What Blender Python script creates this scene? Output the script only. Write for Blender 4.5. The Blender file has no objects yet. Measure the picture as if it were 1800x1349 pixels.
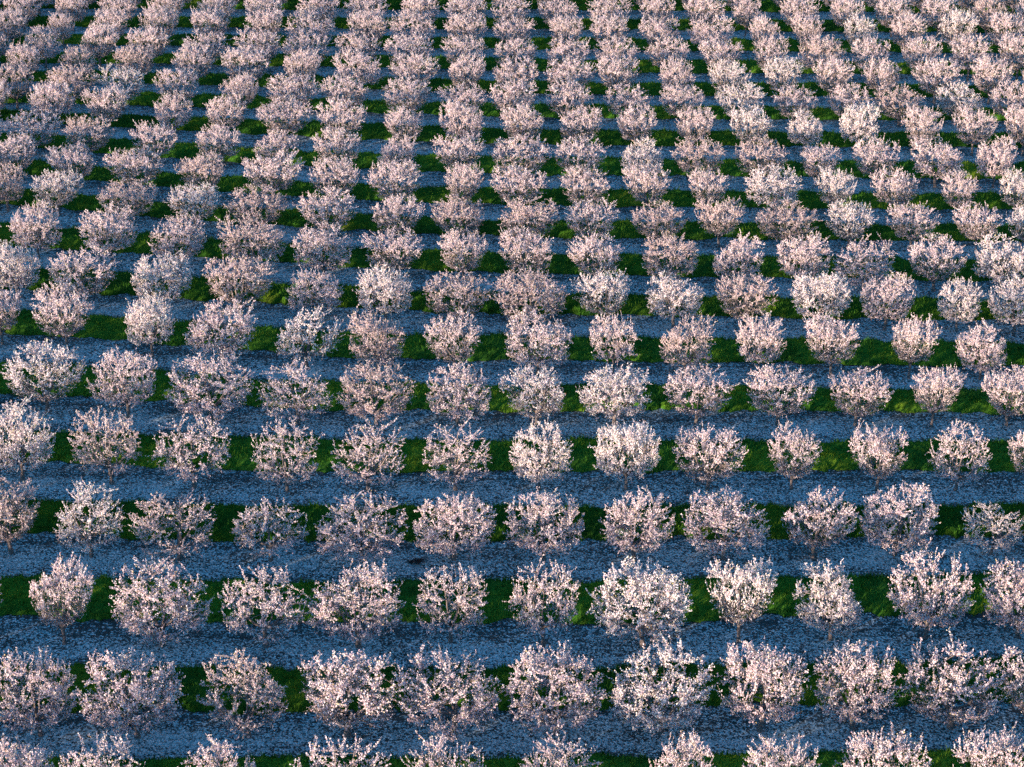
import bpy, math
import numpy as np
from mathutils import Vector, Matrix

C = bpy.context.scene
# ------------------------------------------------------------------ camera, sky, sun, exposure
F_PX = 3495.0                       # focal length for an 1800 px wide frame
PITCH = math.atan(1708.0 / F_PX)    # below the horizon
YAW = math.radians(0.88)            # to the right of the orchard columns
TREE_GAP = 4.7
H = 13.03 * TREE_GAP * math.cos(PITCH)

cam = bpy.data.cameras.new('camera')
cam.sensor_width = 36.0
cam.lens = F_PX / 1800.0 * 36.0
cam.clip_start = 0.5
cam.clip_end = 6000.0
cam_o = bpy.data.objects.new('camera', cam)
C.collection.objects.link(cam_o)
cam_o.location = (0, 0, H)
cam_o.rotation_euler = (math.pi / 2 - PITCH, 0, -YAW)
C.camera = cam_o

SUN_EL = math.radians(7.0)
SUN_AZ = math.radians(-130.0)       # clockwise from +Y: to the left and a little behind the camera
w = bpy.data.worlds.new('World')
C.world = w
w.use_nodes = True
wn = w.node_tree
for n in list(wn.nodes):
    wn.nodes.remove(n)
sky = wn.nodes.new('ShaderNodeTexSky')
sky.sky_type = 'NISHITA'
sky.sun_disc = False
sky.sun_elevation = SUN_EL
sky.sun_rotation = SUN_AZ
sky.altitude = 100
sky.air_density = 1.2
sky.dust_density = 0.3
sky.ozone_density = 5.0
bg = wn.nodes.new('ShaderNodeBackground')
bg.inputs['Strength'].default_value = 0.135
wo = wn.nodes.new('ShaderNodeOutputWorld')
tint = wn.nodes.new('ShaderNodeMix'); tint.data_type = 'RGBA'; tint.blend_type = 'MULTIPLY'; tint.inputs[0].default_value = 1.0
tint.inputs[7].default_value = (0.66, 1.16, 1.16, 1)
wn.links.new(sky.outputs[0], tint.inputs[6])
wn.links.new(tint.outputs[2], bg.inputs[0])
wn.links.new(bg.outputs[0], wo.inputs[0])

sd = bpy.data.lights.new('sun', 'SUN')
sd.energy = 5.0
sd.angle = math.radians(0.6)
sd.color = (1.0, 0.79, 0.60)
so = bpy.data.objects.new('sun', sd)
C.collection.objects.link(so)
sdir = Vector((math.sin(SUN_AZ) * math.cos(SUN_EL), math.cos(SUN_AZ) * math.cos(SUN_EL), math.sin(SUN_EL)))
so.rotation_euler = sdir.to_track_quat('Z', 'Y').to_euler()
so.location = (-60, 40, 80)

C.view_settings.view_transform = 'Standard'
C.view_settings.look = 'None'
C.view_settings.exposure = 1.8
C.view_settings.gamma = 1.0
C.render.engine = 'CYCLES'
C.cycles.use_denoising = False
C.cycles.max_bounces = 6
C.cycles.diffuse_bounces = 4
C.cycles.transmission_bounces = 4
C.cycles.transparent_max_bounces = 4

# ------------------------------------------------------------------ pixel <-> ground
ct, st = math.cos(PITCH), math.sin(PITCH)
cy, sy = math.cos(YAW), math.sin(YAW)
FW = np.array([sy * ct, cy * ct, -st])
RT = np.array([cy, -sy, 0.0])
UP = np.cross(RT, FW)
CAM = np.array([0, 0, H])

def ground(px, py):
    d = FW + RT * (px - 900.0) / F_PX - UP * (py - 674.5) / F_PX
    t = -H / d[2]
    p = CAM + d * t
    return p[0], p[1], t          # t = depth along the axis

def project(P):
    q = P - CAM
    z = q @ FW
    return 900.0 + F_PX * (q @ RT) / z, 674.5 - F_PX * (q @ UP) / z

# ------------------------------------------------------------------ survey of the orchard (1800 x 1349 frame)
# each row, front to back: trunk-foot line as (x, y) points; trees as (x, crown width, crown top)
ROWS = [
 ([(0,1462),(900,1456),(1800,1448)],
  [(35,150,1297),(190,158,1295),(395,148,1298),(592,180,1297),(785,140,1294),(985,140,1295),(1195,125,1290),(1365,130,1292),(1545,160,1283),(1740,150,1280)]),
 ([(75,1294),(257,1297),(440,1296),(800,1292),(1152,1290),(1500,1282),(1810,1280)],
  [(72,148,1142),(242,178,1145),(437,150,1147),(611,185,1145),(797,175,1138),(978,165,1132),(1160,178,1130),(1335,160,1128),(1498,155,1128),(1670,178,1120),(1812,140,1138)]),
 ([(-55,1128),(125,1133),(470,1138),(640,1138),(800,1129),(965,1137),(1130,1137),(1298,1130),(1460,1126),(1625,1122),(1789,1120)],
  [(-52,125,985),(114,112,979),(287,172,979),(468,150,999),(630,165,988),(792,125,995),(955,122,985),(1130,172,984),(1298,120,983),(1460,118,990),(1627,145,970),(1788,140,988)]),
 ([(6,972),(167,980),(327,985),(484,986),(800,985),(1118,985),(1272,983),(1572,977),(1737,975)],
  [(20,130,840),(161,118,847),(315,150,867),(476,132,878),(635,156,865),(798,142,868),(956,140,862),(1115,126,862),(1272,146,862),(1428,132,860),(1572,132,853),(1742,106,883)]),
 ([(53,844),(201,852),(350,857),(513,865),(808,862),(1247,860),(1800,862)],
  [(40,118,703),(197,126,718),(342,135,730),(505,116,738),(648,130,738),(801,118,740),(948,110,740),(1100,113,743),(1244,126,743),(1391,92,745),(1541,102,742),(1680,106,740),(1815,92,757)]),
 ([(-20,717),(98,727),(239,735),(382,741),(668,748),(950,746),(1225,747),(1800,750)],
  [(85,142,597),(226,115,615),(374,150,620),(524,126,633),(662,130,635),(806,110,640),(944,113,642),(1080,121,643),(1223,116,642),(1366,121,642),(1503,111,645),(1637,94,645),(1769,102,643)]),
 ([(0,605),(117,615),(270,628),(407,641),(665,656),(945,660),(1205,660),(1597,665),(1722,668)],
  [(5,88,498),(118,106,497),(268,86,518),(392,123,525),(540,113,540),(665,100,548),(798,98,545),(945,118,546),(1077,83,552),(1205,96,555),(1333,82,552),(1460,96,553),(1597,84,555),(1722,86,565)]),
 ([(35,528),(165,538),(297,545),(430,553),(572,561),(690,568),(940,573),(1300,576),(1677,583),(1790,584)],
  [(32,96,423),(152,122,430),(289,105,443),(424,126,450),(557,96,473),(678,99,467),(803,116,474),(933,126,475),(1060,99,475),(1183,100,480),(1307,106,478),(1437,104,480),(1555,96,482),(1681,80,487),(1782,96,483)]),
 ([(78,455),(208,462),(330,470),(447,477),(572,487),(690,493),(930,501),(1300,506),(1638,513),(1790,515)],
  [(68,88,352),(197,103,360),(318,96,376),(448,120,378),(570,106,390),(691,106,393),(814,84,402),(928,94,400),(1048,94,408),(1177,95,408),(1290,90,413),(1408,92,410),(1517,106,413),(1640,99,411),(1757,104,411)]),
 ([(15,371),(115,382),(238,395),(345,402),(460,409),(577,417),(700,425),(930,433),(1300,436),(1600,440),(1805,443)],
  [(15,78,288),(103,91,300),(229,106,314),(345,90,320),(456,110,325),(577,100,330),(695,93,342),(808,91,343),(927,106,346),(1038,93,350),(1155,93,352),(1263,86,348),(1380,110,350),(1490,80,351),(1600,91,357),(1715,88,355),(1805,82,360)]),
 ([(30,318),(135,330),(245,343),(361,350),(480,357),(590,364),(700,370),(930,378),(1300,381),(1800,384)],
  [(32,86,233),(136,85,250),(245,105,260),(361,84,265),(480,106,263),(590,86,275),(695,91,280),(814,68,288),(913,98,289),(1027,84,290),(1138,86,288),(1245,72,295),(1358,95,290),(1465,73,293),(1573,87,293),(1682,62,300),(1783,66,297)]),
 ([(0,262),(62,272),(160,281),(275,291),(387,298),(485,304),(600,311),(700,316),(1000,323),(1800,331)],
  [(62,104,193),(160,90,203),(275,82,212),(387,80,217),(485,80,228),(595,85,224),(700,68,237),(808,90,235),(915,103,237),(1018,87,237),(1128,70,242),(1227,93,241),(1333,92,240),(1438,74,252),(1537,82,240),(1643,90,240),(1745,70,240),(1844,84,243)]),
 ([(-15,216),(95,227),(192,234),(307,241),(400,247),(502,252),(605,258),(713,262),(1000,268),(1800,275)],
  [(-15,76,140),(96,80,143),(192,82,147),(307,68,160),(400,70,163),(502,96,165),(602,88,172),(713,68,188),(813,77,177),(921,77,183),(1017,76,187),(1115,70,184),(1217,68,187),(1317,76,185),(1412,60,193),(1508,70,183),(1617,72,184),(1708,79,185),(1797,76,183)]),
 ([(0,191),(31,192),(228,196),(427,202),(612,207),(813,215),(1000,219),(1800,225)],
  [(31,68,108),(124,88,114),(218,84,115),(315,78,118),(427,66,126),(517,92,128),(612,84,130),(715,84,135),(813,86,141),(902,84,141),(1000,82,143),(1105,84,147),(1197,78,147),(1300,86,145),(1395,80,150),(1486,76,147),(1580,88,147),(1685,84,145),(1772,78,142)]),
 ([(0,151),(250,156),(435,162),(630,168),(817,173),(1000,178),(1800,184)],
  [(49,60,75),(143,64,80),(242,70,77),(342,73,76),(435,84,80),(530,66,85),(631,84,86),(727,86,90),(817,64,95),(903,80,100),(1000,86,100),(1088,74,97),(1188,60,100),(1280,72,103),(1373,68,100),(1460,71,102),(1549,70,101),(1642,86,100),(1737,73,97),(1822,66,99)]),
 ([(0,120),(250,121),(633,129),(815,134),(1000,138),(1800,144)],
  [(-3,60,47),(81,64,46),(177,66,39),(265,76,46),(363,84,52),(457,81,50),(540,84,54),(633,78,56),(720,86,58),(815,76,62),(908,76,66),(992,78,65),(1083,80,63),(1175,76,64),(1265,78,64),(1352,62,62),(1443,84,62),(1527,69,64),(1615,71,62),(1700,73,58),(1787,76,58)]),
 ([(0,87),(250,88),(650,92),(1000,97),(1800,104)],
  [(24,60,15),(113,48,22),(200,58,12),(285,69,10),(376,66,12),(465,68,14),(547,85,16),(650,72,17),(725,79,18),(820,73,21),(903,73,24),(995,60,26),(1070,67,25),(1160,72,25),(1248,78,24),(1340,52,25),(1418,60,25),(1508,58,22),(1590,64,20),(1675,69,17),(1763,62,20)]),
 ([(0,55),(600,59),(1000,61),(1800,68)],
  [(43,66,-14),(130,58,-14),(212,66,-14),(297,64,-12),(385,68,-12),(470,68,-12),(563,74,-10),(645,78,-10),(740,66,-10),(818,75,-9),(898,69,-9),(978,70,-8),(1070,76,-8),(1152,62,-8),(1235,71,-7),(1310,52,-7),(1402,69,-7),(1485,62,-6),(1566,64,-6),(1647,66,-5),(1733,62,-5),(1812,60,-5)]),
]
r18 = ROWS[-1]
rr = np.random.default_rng(7)
ROWS.append(([(0,25),(1000,27),(1800,34)],
    [(round(840 + (x - 840) * 0.968 + (rr.random() - .5) * 8), int(56 + rr.random() * 18), int(-42 + rr.random() * 6)) for x, _, _ in r18[1]]))
# dull, thinly flowering trees, plus the fourth row's leftmost, its shade put into the tone; bright white ones; open ones with visible limbs  (row, x)
DULL = {(9,15),(9,229),(4,197),(3,20),(5,662),(9,1155),(9,1263),(9,1380),(10,361),(11,1227),(11,1333),(15,1443),(13,31),(13,124),(7,424),(7,803),(7,933),(1,437),(3,315),(9,808),(9,927),(14,143),(11,245),(11,160),(8,1177),(6,1205),(13,1580),(17,1733),(14,242),(8,448),(6,665),(9,456),(7,1307)}
WHITE = {(3,161),(4,948),(4,1100),(4,40),(5,85),(5,1080),(7,678),(7,1060),(7,1183),(7,1437),(7,289),(7,32),(6,268),(6,540),(8,1757),(9,103),(9,345),(9,1490),(16,1675),(14,1280),(10,1465),(10,1358),(11,1128),(12,1317),(12,1412),(2,1130),(2,1298),(2,1460),(1,1160),(3,1742),(5,944),(14,1373),(13,1685),(13,218),(12,1508),(13,1300),(16,1508),(7,1681),(7,1782),(9,1805),(10,1783)}
OPEN = {(2,468),(3,476),(4,197),(4,342),(4,505),(4,648),(1,437),(2,792),(3,315),(3,1742),(4,801),(6,540),(5,524),(0,592),(3,161),(0,190),(2,955),(4,1680),(6,1077)}

# ------------------------------------------------------------------ materials
def mat(name):
    m = bpy.data.materials.new(name)
    m.use_nodes = True
    nt = m.node_tree
    for n in list(nt.nodes):
        nt.nodes.remove(n)
    return m, nt, nt.nodes, nt.links

def ramp(N, stops):
    r = N.new('ShaderNodeValToRGB')
    el = r.color_ramp.elements
    while len(el) < len(stops):
        el.new(0.5)
    for e, (p, c) in zip(el, stops):
        e.position = p
        e.color = (*c, 1)
    return r

def petals_mat():
    m, nt, N, L = mat('almond_blossom')
    out = N.new('ShaderNodeOutputMaterial')
    geo = N.new('ShaderNodeNewGeometry')
    oi = N.new('ShaderNodeObjectInfo')
    r = ramp(N, [(0.0, (0.58, 0.40, 0.45)), (0.25, (0.78, 0.63, 0.68)), (0.55, (0.85, 0.77, 0.79)), (0.86, (0.90, 0.87, 0.83)), (0.95, (0.62, 0.56, 0.22)), (1.0, (0.45, 0.25, 0.22))])
    L.new(geo.outputs['Random Per Island'], r.inputs[0])
    # object colour carries how bright this tree's bloom is
    mul = N.new('ShaderNodeMix'); mul.data_type = 'RGBA'; mul.blend_type = 'MULTIPLY'; mul.inputs[0].default_value = 1
    L.new(r.outputs[0], mul.inputs[6]); L.new(oi.outputs['Color'], mul.inputs[7])
    d = N.new('ShaderNodeBsdfDiffuse'); t = N.new('ShaderNodeBsdfTranslucent')
    mx = N.new('ShaderNodeMixShader'); mx.inputs[0].default_value = 0.35
    L.new(mul.outputs[2], d.inputs[0]); L.new(mul.outputs[2], t.inputs[0])
    L.new(d.outputs[0], mx.inputs[1]); L.new(t.outputs[0], mx.inputs[2]); L.new(mx.outputs[0], out.inputs[0])
    return m

def bark_mat():
    m, nt, N, L = mat('almond_bark')
    out = N.new('ShaderNodeOutputMaterial')
    tc = N.new('ShaderNodeTexCoord')
    no = N.new('ShaderNodeTexNoise'); no.inputs['Scale'].default_value = 9; no.inputs['Detail'].default_value = 5
    L.new(tc.outputs['Object'], no.inputs[0])
    r = ramp(N, [(0.3, (0.075, 0.055, 0.05)), (0.7, (0.21, 0.165, 0.15))])
    L.new(no.outputs[0], r.inputs[0])
    b = N.new('ShaderNodeBsdfPrincipled'); b.inputs['Roughness'].default_value = 0.9
    bp = N.new('ShaderNodeBump'); bp.inputs['Strength'].default_value = 0.5
    L.new(no.outputs[0], bp.inputs['Height']); L.new(bp.outputs[0], b.inputs['Normal'])
    L.new(r.outputs[0], b.inputs[0]); L.new(b.outputs[0], out.inputs[0])
    return m

def grass_mat():
    m, nt, N, L = mat('cover_crop_grass')
    out = N.new('ShaderNodeOutputMaterial')
    geo = N.new('ShaderNodeNewGeometry')
    no = N.new('ShaderNodeTexNoise'); no.inputs['Scale'].default_value = 0.22; no.inputs['Detail'].default_value = 4; no.inputs['Roughness'].default_value = 0.65
    L.new(geo.outputs['Position'], no.inputs[0])
    r = ramp(N, [(0.3, (0.03, 0.10, 0.02)), (0.5, (0.05, 0.15, 0.02)), (0.62, (0.11, 0.20, 0.02)), (0.75, (0.20, 0.26, 0.035))])
    L.new(no.outputs[0], r.inputs[0])
    r2 = ramp(N, [(0.0, (0.55, 0.6, 0.55)), (1.0, (1.35, 1.3, 1.1))])
    L.new(geo.outputs['Random Per Island'], r2.inputs[0])
    mul = N.new('ShaderNodeMix'); mul.data_type = 'RGBA'; mul.blend_type = 'MULTIPLY'; mul.inputs[0].default_value = 1
    L.new(r.outputs[0], mul.inputs[6]); L.new(r2.outputs[0], mul.inputs[7])
    d = N.new('ShaderNodeBsdfDiffuse'); t = N.new('ShaderNodeBsdfTranslucent')
    mx = N.new('ShaderNodeMixShader'); mx.inputs[0].default_value = 0.25
    L.new(mul.outputs[2], d.inputs[0]); L.new(mul.outputs[2], t.inputs[0])
    L.new(d.outputs[0], mx.inputs[1]); L.new(t.outputs[0], mx.inputs[2]); L.new(mx.outputs[0], out.inputs[0])
    return m

def soil_mat():
    m, nt, N, L = mat('petal_strewn_soil')
    out = N.new('ShaderNodeOutputMaterial')
    geo = N.new('ShaderNodeNewGeometry')
    # stretched along the rows: wheel marks and raked lines
    mp = N.new('ShaderNodeMapping'); mp.inputs['Scale'].default_value = (0.12, 1.6, 1)
    L.new(geo.outputs['Position'], mp.inputs[0])
    streak = N.new('ShaderNodeTexNoise'); streak.inputs['Scale'].default_value = 1.0; streak.inputs['Detail'].default_value = 5; streak.inputs['Roughness'].default_value = 0.7
    L.new(mp.outputs[0], streak.inputs[0])
    patch = N.new('ShaderNodeTexNoise'); patch.inputs['Scale'].default_value = 0.3; patch.inputs['Detail'].default_value = 4
    L.new(geo.outputs['Position'], patch.inputs[0])
    fine = N.new('ShaderNodeTexNoise'); fine.inputs['Scale'].default_value = 2.6; fine.inputs['Detail'].default_value = 4; fine.inputs['Roughness'].default_value = 0.75
    L.new(geo.outputs['Position'], fine.inputs[0])
    soil = ramp(N, [(0.3, (0.022, 0.026, 0.026)), (0.7, (0.065, 0.068, 0.065))])
    L.new(streak.outputs[0], soil.inputs[0])
    # petals: every voronoi cell is a petal or bare soil
    vo = N.new('ShaderNodeTexVoronoi'); vo.inputs['Scale'].default_value = 12.5
    L.new(geo.outputs['Position'], vo.inputs['Vector'])
    sep = N.new('ShaderNodeSeparateColor'); L.new(vo.outputs['Color'], sep.inputs[0])
    a1 = N.new('ShaderNodeMath'); a1.operation = 'MULTIPLY_ADD'; a1.inputs[1].default_value = 0.9; a1.inputs[2].default_value = -1.36
    L.new(streak.outputs[0], a1.inputs[0])
    a2 = N.new('ShaderNodeMath'); a2.operation = 'MULTIPLY_ADD'; a2.inputs[1].default_value = 1.25
    L.new(patch.outputs[0], a2.inputs[0]); L.new(a1.outputs[0], a2.inputs[2])
    a3 = N.new('ShaderNodeMath'); a3.operation = 'MULTIPLY_ADD'; a3.inputs[1].default_value = 1.5
    L.new(fine.outputs[0], a3.inputs[0]); L.new(a2.outputs[0], a3.inputs[2])
    pc = N.new('ShaderNodeAttribute'); pc.attribute_name = 'petal_cover'
    a35 = N.new('ShaderNodeMath'); a35.operation = 'MULTIPLY_ADD'; a35.inputs[1].default_value = 0.34
    L.new(pc.outputs['Fac'], a35.inputs[0]); L.new(a3.outputs[0], a35.inputs[2])
    a4 = N.new('ShaderNodeMath'); a4.operation = 'SUBTRACT'
    L.new(a35.outputs[0], a4.inputs[0]); L.new(sep.outputs[0], a4.inputs[1])
    a5 = N.new('ShaderNodeMath'); a5.operation = 'MULTIPLY'; a5.inputs[1].default_value = 4.5; a5.use_clamp = True
    L.new(a4.outputs[0], a5.inputs[0])
    pet = ramp(N, [(0.0, (0.14, 0.17, 0.175)), (1.0, (0.48, 0.56, 0.565))])  # white petals tinted blue-green: the cast of the shade is put into their colour
    L.new(sep.outputs[1], pet.inputs[0])
    mx = N.new('ShaderNodeMix'); mx.data_type = 'RGBA'
    L.new(a5.outputs[0], mx.inputs[0]); L.new(soil.outputs[0], mx.inputs[6]); L.new(pet.outputs[0], mx.inputs[7])
    b = N.new('ShaderNodeBsdfPrincipled'); b.inputs['Roughness'].default_value = 0.95
    b.inputs['Specular IOR Level'].default_value = 0.2
    bp = N.new('ShaderNodeBump'); bp.inputs['Strength'].default_value = 0.7; bp.inputs['Distance'].default_value = 0.06
    L.new(fine.outputs[0], bp.inputs['Height']); L.new(bp.outputs[0], b.inputs['Normal'])
    L.new(mx.outputs[2], b.inputs[0]); L.new(b.outputs[0], out.inputs[0])
    return m

M_BLOOM, M_BARK, M_GRASS, M_SOIL = petals_mat(), bark_mat(), grass_mat(), soil_mat()

# ------------------------------------------------------------------ mesh helpers
def mesh_from(name, verts, tris=None, quads=None, mats=(), tri_mat=0, quad_mat=0, smooth=False):
    nt_ = 0 if tris is None else len(tris)
    nq = 0 if quads is None else len(quads)
    me = bpy.data.meshes.new(name)
    me.vertices.add(len(verts))
    me.vertices.foreach_set('co', np.asarray(verts, dtype=np.float32).ravel())
    loops = []
    if nt_: loops.append(np.asarray(tris, dtype=np.int32).ravel())
    if nq: loops.append(np.asarray(quads, dtype=np.int32).ravel())
    lp = np.concatenate(loops)
    me.loops.add(len(lp)); me.loops.foreach_set('vertex_index', lp)
    me.polygons.add(nt_ + nq)
    starts = np.concatenate([np.arange(nt_) * 3, nt_ * 3 + np.arange(nq) * 4]).astype(np.int32)
    tot = np.concatenate([np.full(nt_, 3), np.full(nq, 4)]).astype(np.int32)
    me.polygons.foreach_set('loop_start', starts)
    me.polygons.foreach_set('loop_total', tot)
    for m in mats: me.materials.append(m)
    mi = np.concatenate([np.full(nt_, tri_mat), np.full(nq, quad_mat)]).astype(np.int32)
    me.polygons.foreach_set('material_index', mi)
    me.polygons.foreach_set('use_smooth', np.full(nt_ + nq, smooth))
    me.update(calc_edges=True)
    me.validate()
    return me

def unit(v):
    return v / max(1e-9, np.linalg.norm(v))

class Tubes:
    def __init__(self): self.v = []; self.q = []; self.n = 0
    def add(self, pts, radii, sides):
        pts = np.asarray(pts); k = len(pts)
        for i in range(k):
            t = unit(pts[min(i + 1, k - 1)] - pts[max(i - 1, 0)])
            a = np.cross(t, [0, 0, 1.0]) if abs(t[2]) < 0.95 else np.cross(t, [1.0, 0, 0])
            a = unit(a); b = np.cross(t, a)
            ang = np.arange(sides) * 2 * math.pi / sides
            self.v.append(pts[i] + radii[i] * (np.cos(ang)[:, None] * a + np.sin(ang)[:, None] * b))
        for i in range(k - 1):
            for s in range(sides):
                s2 = (s + 1) % sides
                o = self.n + i * sides
                self.q.append((o + s, o + s2, o + sides + s2, o + sides + s))
        self.n += k * sides

# ------------------------------------------------------------------ almond trees: unit shapes about 5 m high and 5 m wide
def envelope(d_az, el, rnd_lobes, fan=False):
    """outer radius of the crown from its centre of growth (z 1.25) in direction (azimuth, elevation)"""
    base = np.interp(el, [-0.1, 0.1, 0.3, 0.6, 0.85, 1.15, 1.57], [1.9, 2.2, 2.55, 3.05, 3.3, 3.25, 3.1])
    if fan: base = np.interp(el, [-0.1, 0.1, 0.3, 0.6, 0.85, 1.15, 1.57], [1.35, 1.7, 2.2, 3.15, 3.25, 2.95, 2.75])
    lob = 1.0
    for a, e, s, wd in rnd_lobes:
        dd = (1 - math.cos(d_az - a)) * math.cos(el) * math.cos(e) + (1 - math.cos(el - e))
        lob += s * math.exp(-dd / wd)
    return base * lob

def bezier(p0, p1, p2, n):
    t = np.linspace(0, 1, n)[:, None]
    return (1 - t) ** 2 * p0 + 2 * t * (1 - t) * p1 + t * t * p2

def grow(seed, style):
    g = np.random.default_rng(seed)
    trunk, twig = Tubes(), Tubes()
    c0 = np.array([0, 0, 1.25])
    lobes = [(g.uniform(0, 6.28), g.uniform(-0.1, 1.4), g.uniform(-0.28, 0.2), g.uniform(0.04, 0.15)) for _ in range(9)]
    n_scaf = {'dense': 8, 'mid': 7, 'open': 6, 'fan': 8}[style]
    n_limb = {'dense': 74, 'mid': 62, 'open': 38, 'fan': 80}[style]
    n_shoot = {'dense': 740, 'mid': 600, 'open': 380, 'fan': 680}[style]
    lean = g.uniform(-0.12, 0.12, 2)
    fork = np.array([lean[0], lean[1], g.uniform(0.85, 1.1)])
    # flared trunk
    trunk.add([np.array([0, 0, -0.1]), np.array([0, 0, 0.05]), np.array([lean[0] * .4, lean[1] * .4, 0.4]), fork, fork + [0, 0, .12]],
              [0.21, 0.17, 0.125, 0.135, 0.08], 8)
    nodes = []            # (pos, radius)
    a0 = g.uniform(0, 6.28)
    for i in range(n_scaf):
        az = a0 + i * 2 * math.pi / n_scaf * (1 if i < n_scaf - 2 else 1.7) + g.uniform(-.25, .25)
        el = g.uniform(0.35, 0.95) if i < n_scaf - 2 else g.uniform(1.1, 1.45)
        R = envelope(az, el, lobes, style == 'fan') * g.uniform(0.62, 0.75)
        d = np.array([math.cos(az) * math.cos(el), math.sin(az) * math.cos(el), math.sin(el)])
        p2 = c0 + d * R
        p1 = fork + np.array([d[0] * R * .55, d[1] * R * .55, d[2] * R * .25])
        P = bezier(fork, p1, p2, 8)
        P[1:-1] += g.normal(0, .035, (6, 3))
        rad = np.linspace(0.085, 0.022, 8)
        trunk.add(P, rad, 6)
        for p, r in zip(P[2:], rad[2:]): nodes.append((p, r))
    limbs = []
    for i in range(n_limb):
        az = g.uniform(0, 6.28)
        el = math.asin(g.uniform(0.0, 1.0))
        R = envelope(az, el, lobes, style == 'fan') * g.uniform(0.5, 0.86)
        d = np.array([math.cos(az) * math.cos(el), math.sin(az) * math.cos(el), math.sin(el)])
        tip = c0 + d * R
        tip[2] = max(tip[2], 0.95)
        arr = np.array([n[0] for n in nodes])
        sc = np.linalg.norm(arr - tip, axis=1) + 1.3 * np.maximum(0, arr[:, 2] - tip[2]) + 0.35 * np.abs(np.linalg.norm(arr - tip, axis=1) - 0.9)
        j = int(np.argmin(sc))
        s, r0 = nodes[j]
        out = unit(np.array([tip[0] - s[0], tip[1] - s[1], 0.0]) + 1e-6)
        ln = np.linalg.norm(tip - s)
        mid = (s + tip) / 2 + out * ln * .12 + np.array([0, 0, -0.05 * ln])
        P = bezier(s, mid, tip, 6)
        P[1:-1] += g.normal(0, .03, (4, 3))
        rr_ = min(r0 * .7, .03)
        trunk.add(P, np.linspace(rr_, .009, 6), 4)
        limbs.append(P)
    lim_nodes = np.concatenate([P[1:] for P in limbs] + [np.array([n[0] for n in nodes])])
    bp, bs = [], []       # blossom centres and sizes
    fl = {'dense': 1.0, 'mid': 0.92, 'open': 0.95, 'fan': .95}[style]
    for i in range(n_shoot):
        az = g.uniform(0, 6.28)
        el = math.asin(g.uniform(-0.03, 1.0))
        top = max(0.0, math.sin(el))
        R = envelope(az, el, lobes, style == 'fan') * (1 - 0.55 * g.random() ** 1.6)
        if g.random() < 0.10: R *= g.uniform(1.02, 1.14)       # a few stray whips
        d = np.array([math.cos(az) * math.cos(el), math.sin(az) * math.cos(el), math.sin(el)])
        tip = c0 + d * R
        tip[2] = max(tip[2], 1.3 + g.random() * .3)
        dist = np.linalg.norm(lim_nodes - tip, axis=1) + 0.8 * np.maximum(0, lim_nodes[:, 2] - tip[2])
        # shoots are 0.35 to 1.2 m long
        j = int(np.argmin(np.abs(dist - g.uniform(.35, .75)) + dist * .3))
        s = lim_nodes[j]
        ln = np.linalg.norm(tip - s)
        up = np.array([0, 0, 1.0])
        mid = (s + tip) / 2 + (d * .6 + unit(np.array([d[0], d[1], 0])) * .5 - up * .7) * ln * .2
        P = bezier(s, mid, tip, 5)
        twig.add(P, np.linspace(.013, .005, 5), 3)
        # spurs of blossom along the shoot
        nb = int(ln / 0.028 * fl * g.uniform(.55, 1.15) * (np.interp(tip[2], [1.2, 2.4, 3.3], [.06, .3, 1.1]) if style == 'fan' else np.interp(tip[2], [1.2, 2.0, 3.1], [.22, .45, 1.05]))) + 3
        t = g.uniform(0.12, 1.0, nb)
        q = bezier(s, mid, tip, 2) if False else (1 - t)[:, None] ** 2 * s + (2 * t * (1 - t))[:, None] * mid + (t * t)[:, None] * tip
        q = q + g.normal(0, .021, q.shape)
        bp.append(q); bs.append(g.uniform(.019, .039, nb) * (1.0 - .25 * (t > .9)))
        # short side spurs
        for _ in range(int(g.integers(1, 4))):
            tt = g.uniform(.25, .95)
            b0 = (1 - tt) ** 2 * s + 2 * tt * (1 - tt) * mid + tt * tt * tip
            dv = unit(g.normal(0, 1, 3) + d * .8 + up * .5) * g.uniform(.10, .30)
            twig.add([b0, b0 + dv], [.006, .003], 3)
            k = int(g.integers(3, 8)) if (style != 'fan' or b0[2] > 2.4) else int(g.integers(0, 2)); u = g.uniform(.2, 1.05, k)
            bp.append(b0 + u[:, None] * dv + g.normal(0, .02, (k, 3))); bs.append(g.uniform(.022, .042, k))
    for P in limbs:       # blossom on older wood, thinner
        k = int(g.integers(6, 14)) if style != 'fan' else int(g.integers(0, 4)); idx = g.uniform(1, 4.99, k); i0 = idx.astype(int); f = (idx - i0)[:, None]
        q = P[i0] * (1 - f) + P[i0 + 1] * f
        bp.append(q + g.normal(0, .05, (k, 3))); bs.append(g.uniform(.022, .044, k))
    bp = np.concatenate(bp); bs = np.concatenate(bs)
    n = len(bp)
    # each blossom: a shallow cup of two folded quads around its centre
    nrm = g.normal(0, 1, (n, 3)); nrm /= np.linalg.norm(nrm, axis=1)[:, None]
    a = np.cross(nrm, g.normal(0, 1, (n, 3))); a /= np.linalg.norm(a, axis=1)[:, None]
    b = np.cross(nrm, a)
    s_ = bs[:, None]
    asp = g.uniform(.75, 1.25, (n, 1))
    lift = nrm * s_ * .35
    v = np.stack([bp - a * s_ * asp + lift, bp - b * s_, bp + b * s_, bp + a * s_ * asp + lift], 1).reshape(-1, 3)
    o = (np.arange(n) * 4)[:, None]
    tris = np.concatenate([o + np.array([0, 1, 2]), o + np.array([2, 1, 3])])
    tv = np.concatenate(twig.v)
    quads = np.array(twig.q) + len(v)
    crown = mesh_from('crown', np.concatenate([v, tv]), tris, quads, (M_BLOOM, M_BARK), 0, 1)
    trunk_me = mesh_from('trunk', np.concatenate(trunk.v), None, np.array(trunk.q), (M_BARK,), smooth=True)
    pts = bp[g.choice(n, 1500, replace=False)]
    return crown, trunk_me, pts

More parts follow.
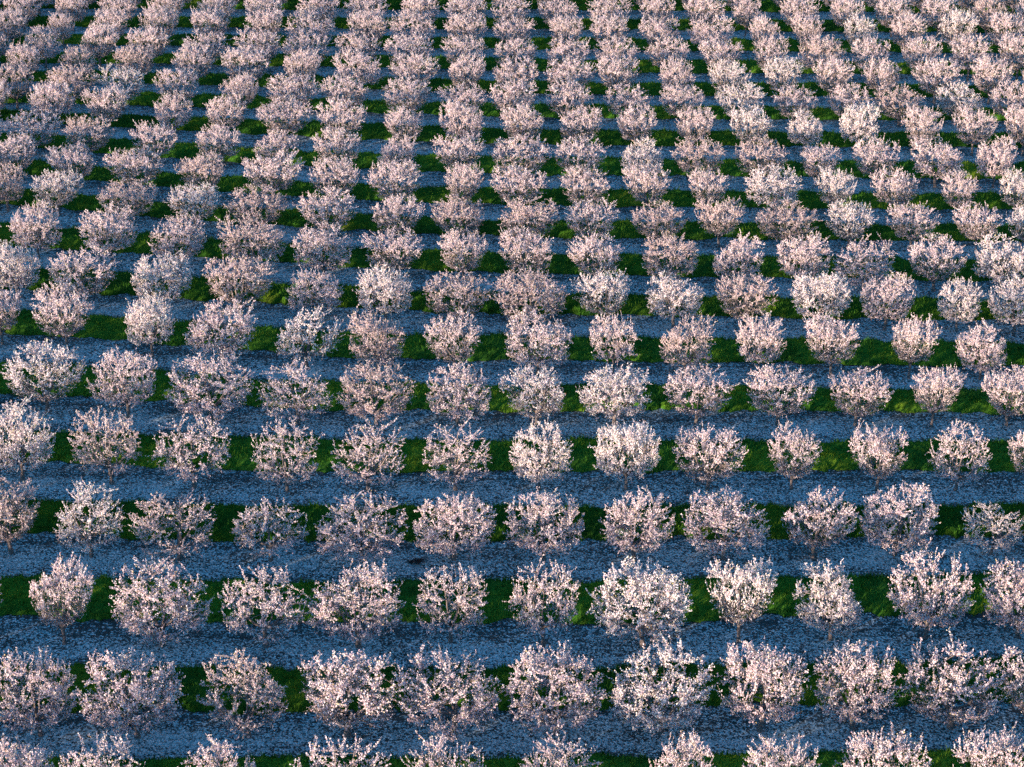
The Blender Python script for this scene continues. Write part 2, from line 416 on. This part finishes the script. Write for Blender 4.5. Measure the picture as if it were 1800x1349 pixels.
VAR = {'dense': [], 'mid': [], 'open': [], 'fan': []}
for k, (st_, cnt) in enumerate((('dense', 9), ('mid', 9), ('open', 6), ('fan', 8))):
    for i in range(cnt):
        VAR[st_].append(grow(100 * k + i + 11, st_))

# ------------------------------------------------------------------ planting
ORD = ['first','second','third','fourth','fifth','sixth','seventh','eighth','ninth','tenth','eleventh','twelfth','thirteenth','fourteenth','fifteenth','sixteenth','seventeenth','eighteenth','nineteenth','twentieth','twenty-first','twenty-second','twenty-third']
rng = np.random.default_rng(3)
row_world = []
def base_y(line, x):
    xs = [p[0] for p in line]; ys = [p[1] for p in line]
    return float(np.interp(x, xs, ys))
tree_sites = []
for ri, (line, trees) in enumerate(ROWS):
    pts_w = []
    for ti, (px, wd, top) in enumerate(trees):
        by = base_y(line, px)
        X, Y, Z = ground(px, by)
        if (ri, px) in OPEN: style = 'open'
        elif (ri, px) in WHITE: style = 'dense'
        else: style = 'dense' if rng.random() < (.4 if ri < 9 else .2) else 'mid'
        if style != 'open' and rng.random() < (.9 if ri > 8 else .2 if ri < 4 else .45): style = 'fan'
        crown, trunk_me, pts = VAR[style][int(rng.integers(len(VAR[style])))]
        rot = rng.uniform(0, 2 * math.pi)
        flip = -1.0 if rng.random() < .5 else 1.0
        c, s = math.cos(rot), math.sin(rot)
        q = pts.copy(); q[:, 0] *= flip
        q = np.stack([q[:, 0] * c - q[:, 1] * s, q[:, 0] * s + q[:, 1] * c, q[:, 2]], 1)
        sx = wd / F_PX * Z / 4.9; sz = 1.0
        for _ in range(5):        # size the tree so that its crown is as wide and as high as surveyed
            P = q * np.array([sx, sx, sz]) + np.array([X, Y, 0])
            u, v = project(P)
            lo, hi = np.percentile(u, [0.6, 99.4])
            sx *= wd / (hi - lo)
            vt = np.percentile(v, 0.35)
            sz *= np.clip((by - top) / (by - vt), .6, 1.6)
        sz = float(np.clip(sz, .6, 1.3)); sx = float(np.clip(sx, .4, 1.4))
        sx *= .96
        root = bpy.data.objects.new('almond_tree', None)
        root.empty_display_size = 0.5
        root.location = (X, Y, 0); root.rotation_euler = (0, 0, rot); root.scale = (sx * flip, sx, sz)
        C.collection.objects.link(root)
        cr = bpy.data.objects.new('crown', crown); tr = bpy.data.objects.new('trunk', trunk_me)
        tone = 'dull' if (ri, px) in DULL else 'white' if (ri, px) in WHITE else 'pink'
        j = rng.uniform(-.03, .03)
        cr.color = {'dull': (.84 + j, .76 + j, .75 + j, 1), 'white': (1.0, 1.0, 1.0, 1), 'pink': (.94 + j, .88 + j, .90 + j, 1)}[tone]
        for o in (cr, tr):
            C.collection.objects.link(o); o.parent = root
        root['category'] = 'tree'
        root['group'] = 'blossoming almond trees planted in rows'
        nrow = len(trees)
        avg = np.mean([t[1] for t in trees])
        size = 'wide' if wd > avg * 1.12 else 'slim' if wd < avg * .88 else 'round'
        col = {'dull': 'dull mauve', 'white': 'bright white', 'pink': 'pale pink'}[tone]
        if ti == 0: pos = 'leftmost'
        elif ti == nrow - 1: pos = 'rightmost'
        elif ti < nrow / 2: pos = ORD[ti] + ' from the left'
        else: pos = ORD[nrow - 1 - ti] + ' from the right'
        rowtxt = 'the front row' if ri == 0 else 'the farthest row' if ri == len(ROWS) - 1 else 'the ' + ORD[ri] + ' row from the front'
        root['label'] = f'{size} {col} almond tree, {pos} in {rowtxt}'
        pts_w.append((X, Y))
    row_world.append(np.array(pts_w))

def row_line(ri, x):
    p = row_world[ri]
    o = np.argsort(p[:, 0])
    return np.interp(x, p[o, 0], p[o, 1])

# the orchard goes on outside the picture on every side: one mass of the same trees, whose shade reaches into view
off = []
for ri in range(len(ROWS)):
    p = row_world[ri]
    dx = np.mean(np.diff(np.sort(p[:, 0])))
    for k in range(1, 9): off.append((p[:, 0].min() - k * dx + rng.uniform(-.3, .3), p[np.argmin(p[:, 0]), 1]))
    for k in range(1, 4): off.append((p[:, 0].max() + k * dx + rng.uniform(-.3, .3), p[np.argmax(p[:, 0]), 1]))
R0 = abs(np.mean(row_world[1][:, 1]) - np.mean(row_world[2][:, 1]))
for k in range(1, 5):
    for x in np.arange(-70, 40, 5.4): off.append((x, np.mean(row_world[0][:, 1]) - k * R0))
for k in range(1, 3):
    for x in np.arange(-90, 75, 5.4): off.append((x, np.mean(row_world[-1][:, 1]) + k * R0))
off = np.array(off)
def scatter(name, sites, source, seed, mat_color):
    me = bpy.data.meshes.new(name)
    me.from_pydata([(x, y, 0) for x, y in sites], [], [])
    o = bpy.data.objects.new(name, me)
    C.collection.objects.link(o)
    ng = bpy.data.node_groups.new(name, 'GeometryNodeTree')
    ng.interface.new_socket('Geometry', in_out='INPUT', socket_type='NodeSocketGeometry')
    ng.interface.new_socket('Geometry', in_out='OUTPUT', socket_type='NodeSocketGeometry')
    N, L = ng.nodes, ng.links
    gi, go = N.new('NodeGroupInput'), N.new('NodeGroupOutput')
    join = N.new('GeometryNodeJoinGeometry')
    rot = N.new('FunctionNodeRandomValue'); rot.data_type = 'FLOAT_VECTOR'
    rot.inputs[0].default_value = (0, 0, 0); rot.inputs[1].default_value = (0, 0, 6.283); rot.inputs['Seed'].default_value = seed
    sc = N.new('FunctionNodeRandomValue'); sc.data_type = 'FLOAT'
    sc.inputs[2].default_value = .88; sc.inputs[3].default_value = 1.1; sc.inputs['Seed'].default_value = seed + 1
    for src in source:
        oi = N.new('GeometryNodeObjectInfo'); oi.inputs[0].default_value = src; oi.transform_space = 'ORIGINAL'
        ip = N.new('GeometryNodeInstanceOnPoints')
        L.new(gi.outputs[0], ip.inputs['Points']); L.new(oi.outputs['Geometry'], ip.inputs['Instance'])
        L.new(rot.outputs[0], ip.inputs['Rotation']); L.new(sc.outputs[1], ip.inputs['Scale'])
        L.new(ip.outputs[0], join.inputs[0])
    L.new(join.outputs[0], go.inputs[0])
    md = o.modifiers.new('scatter', 'NODES'); md.node_group = ng
    o['kind'] = 'stuff'
    return o
any_root = [o for o in C.objects if o.name.startswith('almond_tree')][40]
srcs = list(any_root.children)
so_ = scatter('surrounding_orchard', off, srcs, 5, None)
so_['label'] = 'rest of the blossoming almond orchard beyond the edges of the picture'
so_['category'] = 'orchard'

# ------------------------------------------------------------------ ground: low berms along the rows, petals lying thickest beside them
def yc(ri, x):
    if ri < 0: return row_line(0, x) + ri * R0
    if ri >= len(ROWS): return row_line(len(ROWS) - 1, x) + (ri - len(ROWS) + 1) * R0
    return row_line(ri, x)
def vnoise(x, y, seed, sc):
    g = np.random.default_rng(seed)
    T = g.random((256, 256))
    x = x / sc + 1000; y = y / sc + 1000
    xi = np.floor(x).astype(int); yi = np.floor(y).astype(int); fx = x - xi; fy = y - yi
    fx = fx * fx * (3 - 2 * fx); fy = fy * fy * (3 - 2 * fy)
    a = T[xi % 256, yi % 256]; b = T[(xi + 1) % 256, yi % 256]; c = T[xi % 256, (yi + 1) % 256]; d = T[(xi + 1) % 256, (yi + 1) % 256]
    return (a * (1 - fx) + b * fx) * (1 - fy) + (c * (1 - fx) + d * fx) * fy


gx = np.arange(-72, 62.01, .30); gy = np.arange(30, 236.01, .30)
GX, GY = np.meshgrid(gx, gy, indexing='ij')
dist = np.full(GX.shape, 99.0)
kk = np.ones(31) / 31
for ri in range(-4, len(ROWS) + 3):
    line = np.convolve(np.pad(yc(ri, gx), 15, mode='edge'), kk, mode='valid')
    d = GY - line[:, None]
    dist = np.where(np.abs(d) < np.abs(dist), d, dist)
wob = (vnoise(GX, GY, 31, 2.2) - .5) * .9
pet = np.exp(-((dist + .75 + wob) / 1.15) ** 2)
rut = np.exp(-((np.abs(dist + .1) - 1.45) / .16) ** 2) * vnoise(GX * .15, GY, 33, 1.0)
GZ = .05 * np.exp(-(dist / 1.0) ** 2) + .035 * vnoise(GX, GY, 32, 1.1) - .045 - .03 * rut
GZ[0, :] = GZ[-1, :] = 0; GZ[:, 0] = GZ[:, -1] = 0
nx_, ny_ = GX.shape
gv = np.stack([GX, GY, GZ], -1).reshape(-1, 3)
a_, b_ = np.meshgrid(np.arange(nx_ - 1), np.arange(ny_ - 1), indexing='ij')
o_ = a_ * ny_ + b_
gq = np.stack([o_, o_ + ny_, o_ + ny_ + 1, o_ + 1], -1).reshape(-1, 4)
S = 1500.0
n0 = len(gv)
oc = np.array([(-S, -S, 0), (S, -S, 0), (S, S + 1000, 0), (-S, S + 1000, 0)])
c00, c10, c11, c01 = 0, (nx_ - 1) * ny_, nx_ * ny_ - 1, ny_ - 1
ring = [(n0, n0 + 1, c10, c00), (n0 + 1, n0 + 2, c11, c10), (n0 + 2, n0 + 3, c01, c11), (n0 + 3, n0, c00, c01)]
gm = mesh_from('ground', np.concatenate([gv, oc]), None, np.concatenate([gq, ring]), (M_SOIL,), smooth=True)
at = gm.attributes.new('petal_cover', 'FLOAT', 'POINT')
at.data.foreach_set('value', np.concatenate([(pet - rut * .8).ravel(), np.full(4, .4)]).astype(np.float32))
go_ = bpy.data.objects.new('ground', gm); C.collection.objects.link(go_)
go_['kind'] = 'structure'; go_['label'] = 'bare orchard soil strewn with fallen petals'

# ------------------------------------------------------------------ green cover crop between the rows
GV, GQ, GT = [], [], []
nv = 0
blade_v = []
gg = np.random.default_rng(12)
def gheight(x, t, si):
    """height of the mat at (x, t across -1..1)"""
    e = np.clip((1 - np.abs(t)) / .28, 0, 1)
    h = (0.10 + 0.30 * vnoise(x, t * 1.6 + si * 9, 1, .8) + .16 * vnoise(x, t * 1.6 + si * 9, 2, .3))
    return h * np.sqrt(e) + 0.004
for si in range(-1, len(ROWS)):
    ymid = float(np.mean(yc(max(si, 0), np.array([0.0])))) + R0 * .5
    half = 900.0 / F_PX * (ymid * ct + H * st) + 8
    x0, x1 = -half - 4, half + 2
    xs = np.arange(x0, x1, .28); nx = len(xs)
    ts = np.linspace(-1, 1, 15); nt2 = len(ts)
    ca = (yc(si, xs) + yc(si + 1, xs)) / 2
    k = np.ones(41) / 41
    ca = np.convolve(np.pad(ca, 20, mode='edge'), k, mode='valid')
    gap = np.abs(yc(si + 1, xs) - yc(si, xs)); gap = np.convolve(np.pad(gap, 20, mode='edge'), k, mode='valid')
    def edge(sgn, x):
        return gap_i(x) * (.222 + .04 * (vnoise(x, x * 0 + si * 3 + sgn, 5, 1.3) - .5) * 2 + .03 * (vnoise(x, x * 0 + si * 3 + sgn, 6, .4) - .5) * 2)
    gap_i = lambda x: np.interp(x, xs, gap)
    cen_i = lambda x: np.interp(x, xs, ca)
    Xg, Tg = np.meshgrid(xs, ts, indexing='ij')
    lo, hi = edge(-1, xs), edge(1, xs)
    hw = np.where(Tg < 0, lo[:, None], hi[:, None])
    Yg = ca[:, None] + Tg * hw
    Zg = gheight(Xg, Tg, si)
    GV.append(np.stack([Xg, Yg, Zg], -1).reshape(-1, 3))
    i, j = np.meshgrid(np.arange(nx - 1), np.arange(nt2 - 1), indexing='ij')
    o = nv + i * nt2 + j
    GQ.append(np.stack([o, o + nt2, o + nt2 + 1, o + 1], -1).reshape(-1, 4))
    nv += nx * nt2
    # blades and leaves standing out of the mat
    area = (x1 - x0) * np.mean(lo + hi)
    dens = np.interp(si, [-1, 4, 10, 19], [130, 105, 60, 36])
    n = int(area * dens)
    bx = gg.uniform(x0, x1, n); bt = gg.uniform(-1.06, 1.06, n)
    bt = np.where(np.abs(bt) > 1, bt, bt)
    hwb = np.where(bt < 0, edge(-1, bx), edge(1, bx))
    by = cen_i(bx) + bt * hwb
    hz = gheight(bx, np.clip(bt, -1, 1), si)
    Lh = gg.uniform(.10, .30, n) * (.6 + .8 * vnoise(bx, by, 8, .5))
    wd = gg.uniform(.015, .04, n) * np.interp(si, [0, 19], [1.0, 1.5])
    an = gg.uniform(0, 6.283, n); ln = gg.uniform(0, .8, n) * Lh; la = gg.uniform(0, 6.283, n)
    p = np.stack([bx, by, hz - .05], -1)
    a = np.stack([np.cos(an) * wd, np.sin(an) * wd, an * 0], -1)
    tp = p + np.stack([np.cos(la) * ln, np.sin(la) * ln, Lh + .05], -1)
    blade_v.append(np.stack([p - a, p + a, tp], 1).reshape(-1, 3))
GV = np.concatenate(GV); GQ = np.concatenate(GQ); BV = np.concatenate(blade_v)
GT = np.arange(len(BV)).reshape(-1, 3) + len(GV)
me = mesh_from('grass', np.concatenate([GV, BV]), GT, GQ, (M_GRASS,))
gr = bpy.data.objects.new('grass', me); C.collection.objects.link(gr)
gr['kind'] = 'stuff'; gr['category'] = 'grass'; gr['label'] = 'dark green grass strips growing between the rows of almond trees'
print('TREES', sum(len(t) for _, t in ROWS), 'GRASS', len(GT), 'crown faces', len(VAR['dense'][0][0].polygons))


# ------------------------------------------------------------------ fallen wood on the soil
def fallen(px, py, length, seed, colour_mat, label, n):
    g = np.random.default_rng(seed); t = Tubes()
    X, Y, _ = ground(px, py)
    for i in range(n):
        az = g.uniform(-.5, .5) + (math.pi if g.random() < .5 else 0)
        p0 = np.array([g.uniform(-.25, .25) * length, g.uniform(-.12, .12), g.uniform(.02, .10)])
        L_ = length * g.uniform(.3, .75)
        d = np.array([math.cos(az), math.sin(az) * .6, 0])
        P = [p0 + d * L_ * u + np.array([0, 0, .05 + .16 * math.sin(u * 3)]) + g.normal(0, .02, 3) for u in np.linspace(0, 1, 6)]
        t.add(P, np.linspace(.032, .008, 6) * g.uniform(.5, 1.1), 5)
        for _ in range(3):
            q = P[int(g.integers(1, 5))]; e = g.normal(0, 1, 3) * .14 * length; e[2] = abs(e[2]) * .6
            t.add([q, q + e], [.010, .004], 3)
    o = bpy.data.objects.new('fallen_branches' if n > 4 else 'fallen_limb', mesh_from('fallen_wood', np.concatenate(t.v), None, np.array(t.q), (colour_mat,), smooth=True))
    o.location = (X, Y, 0); C.collection.objects.link(o)
    o['label'] = label; o['category'] = 'branch'
mdark, nt_, N, L = mat('dark_wet_brush')
b = N.new('ShaderNodeBsdfPrincipled'); no = N.new('ShaderNodeTexNoise'); no.inputs['Scale'].default_value = 6
rp = ramp(N, [(.3, (.012, .008, .008)), (.7, (.035, .02, .018))]); L.new(no.outputs[0], rp.inputs[0]); L.new(rp.outputs[0], b.inputs[0])
b.inputs['Roughness'].default_value = .95; on = N.new('ShaderNodeOutputMaterial'); L.new(b.outputs[0], on.inputs[0])
mred, nt_, N, L = mat('weathered_red_brown_wood')
b = N.new('ShaderNodeBsdfPrincipled'); no = N.new('ShaderNodeTexNoise'); no.inputs['Scale'].default_value = 6
rp = ramp(N, [(.3, (.14, .07, .06)), (.7, (.28, .16, .14))]); L.new(no.outputs[0], rp.inputs[0]); L.new(rp.outputs[0], b.inputs[0])
b.inputs['Roughness'].default_value = .9; on = N.new('ShaderNodeOutputMaterial'); L.new(b.outputs[0], on.inputs[0])
fallen(728, 993, 1.15, 4, mdark, 'dark tangle of fallen branches on the petals behind the fifth tree of the third row', 26)
fallen(1487, 1268, .55, 9, mred, 'short reddish brown limb lying at the foot of a front tree trunk', 3)
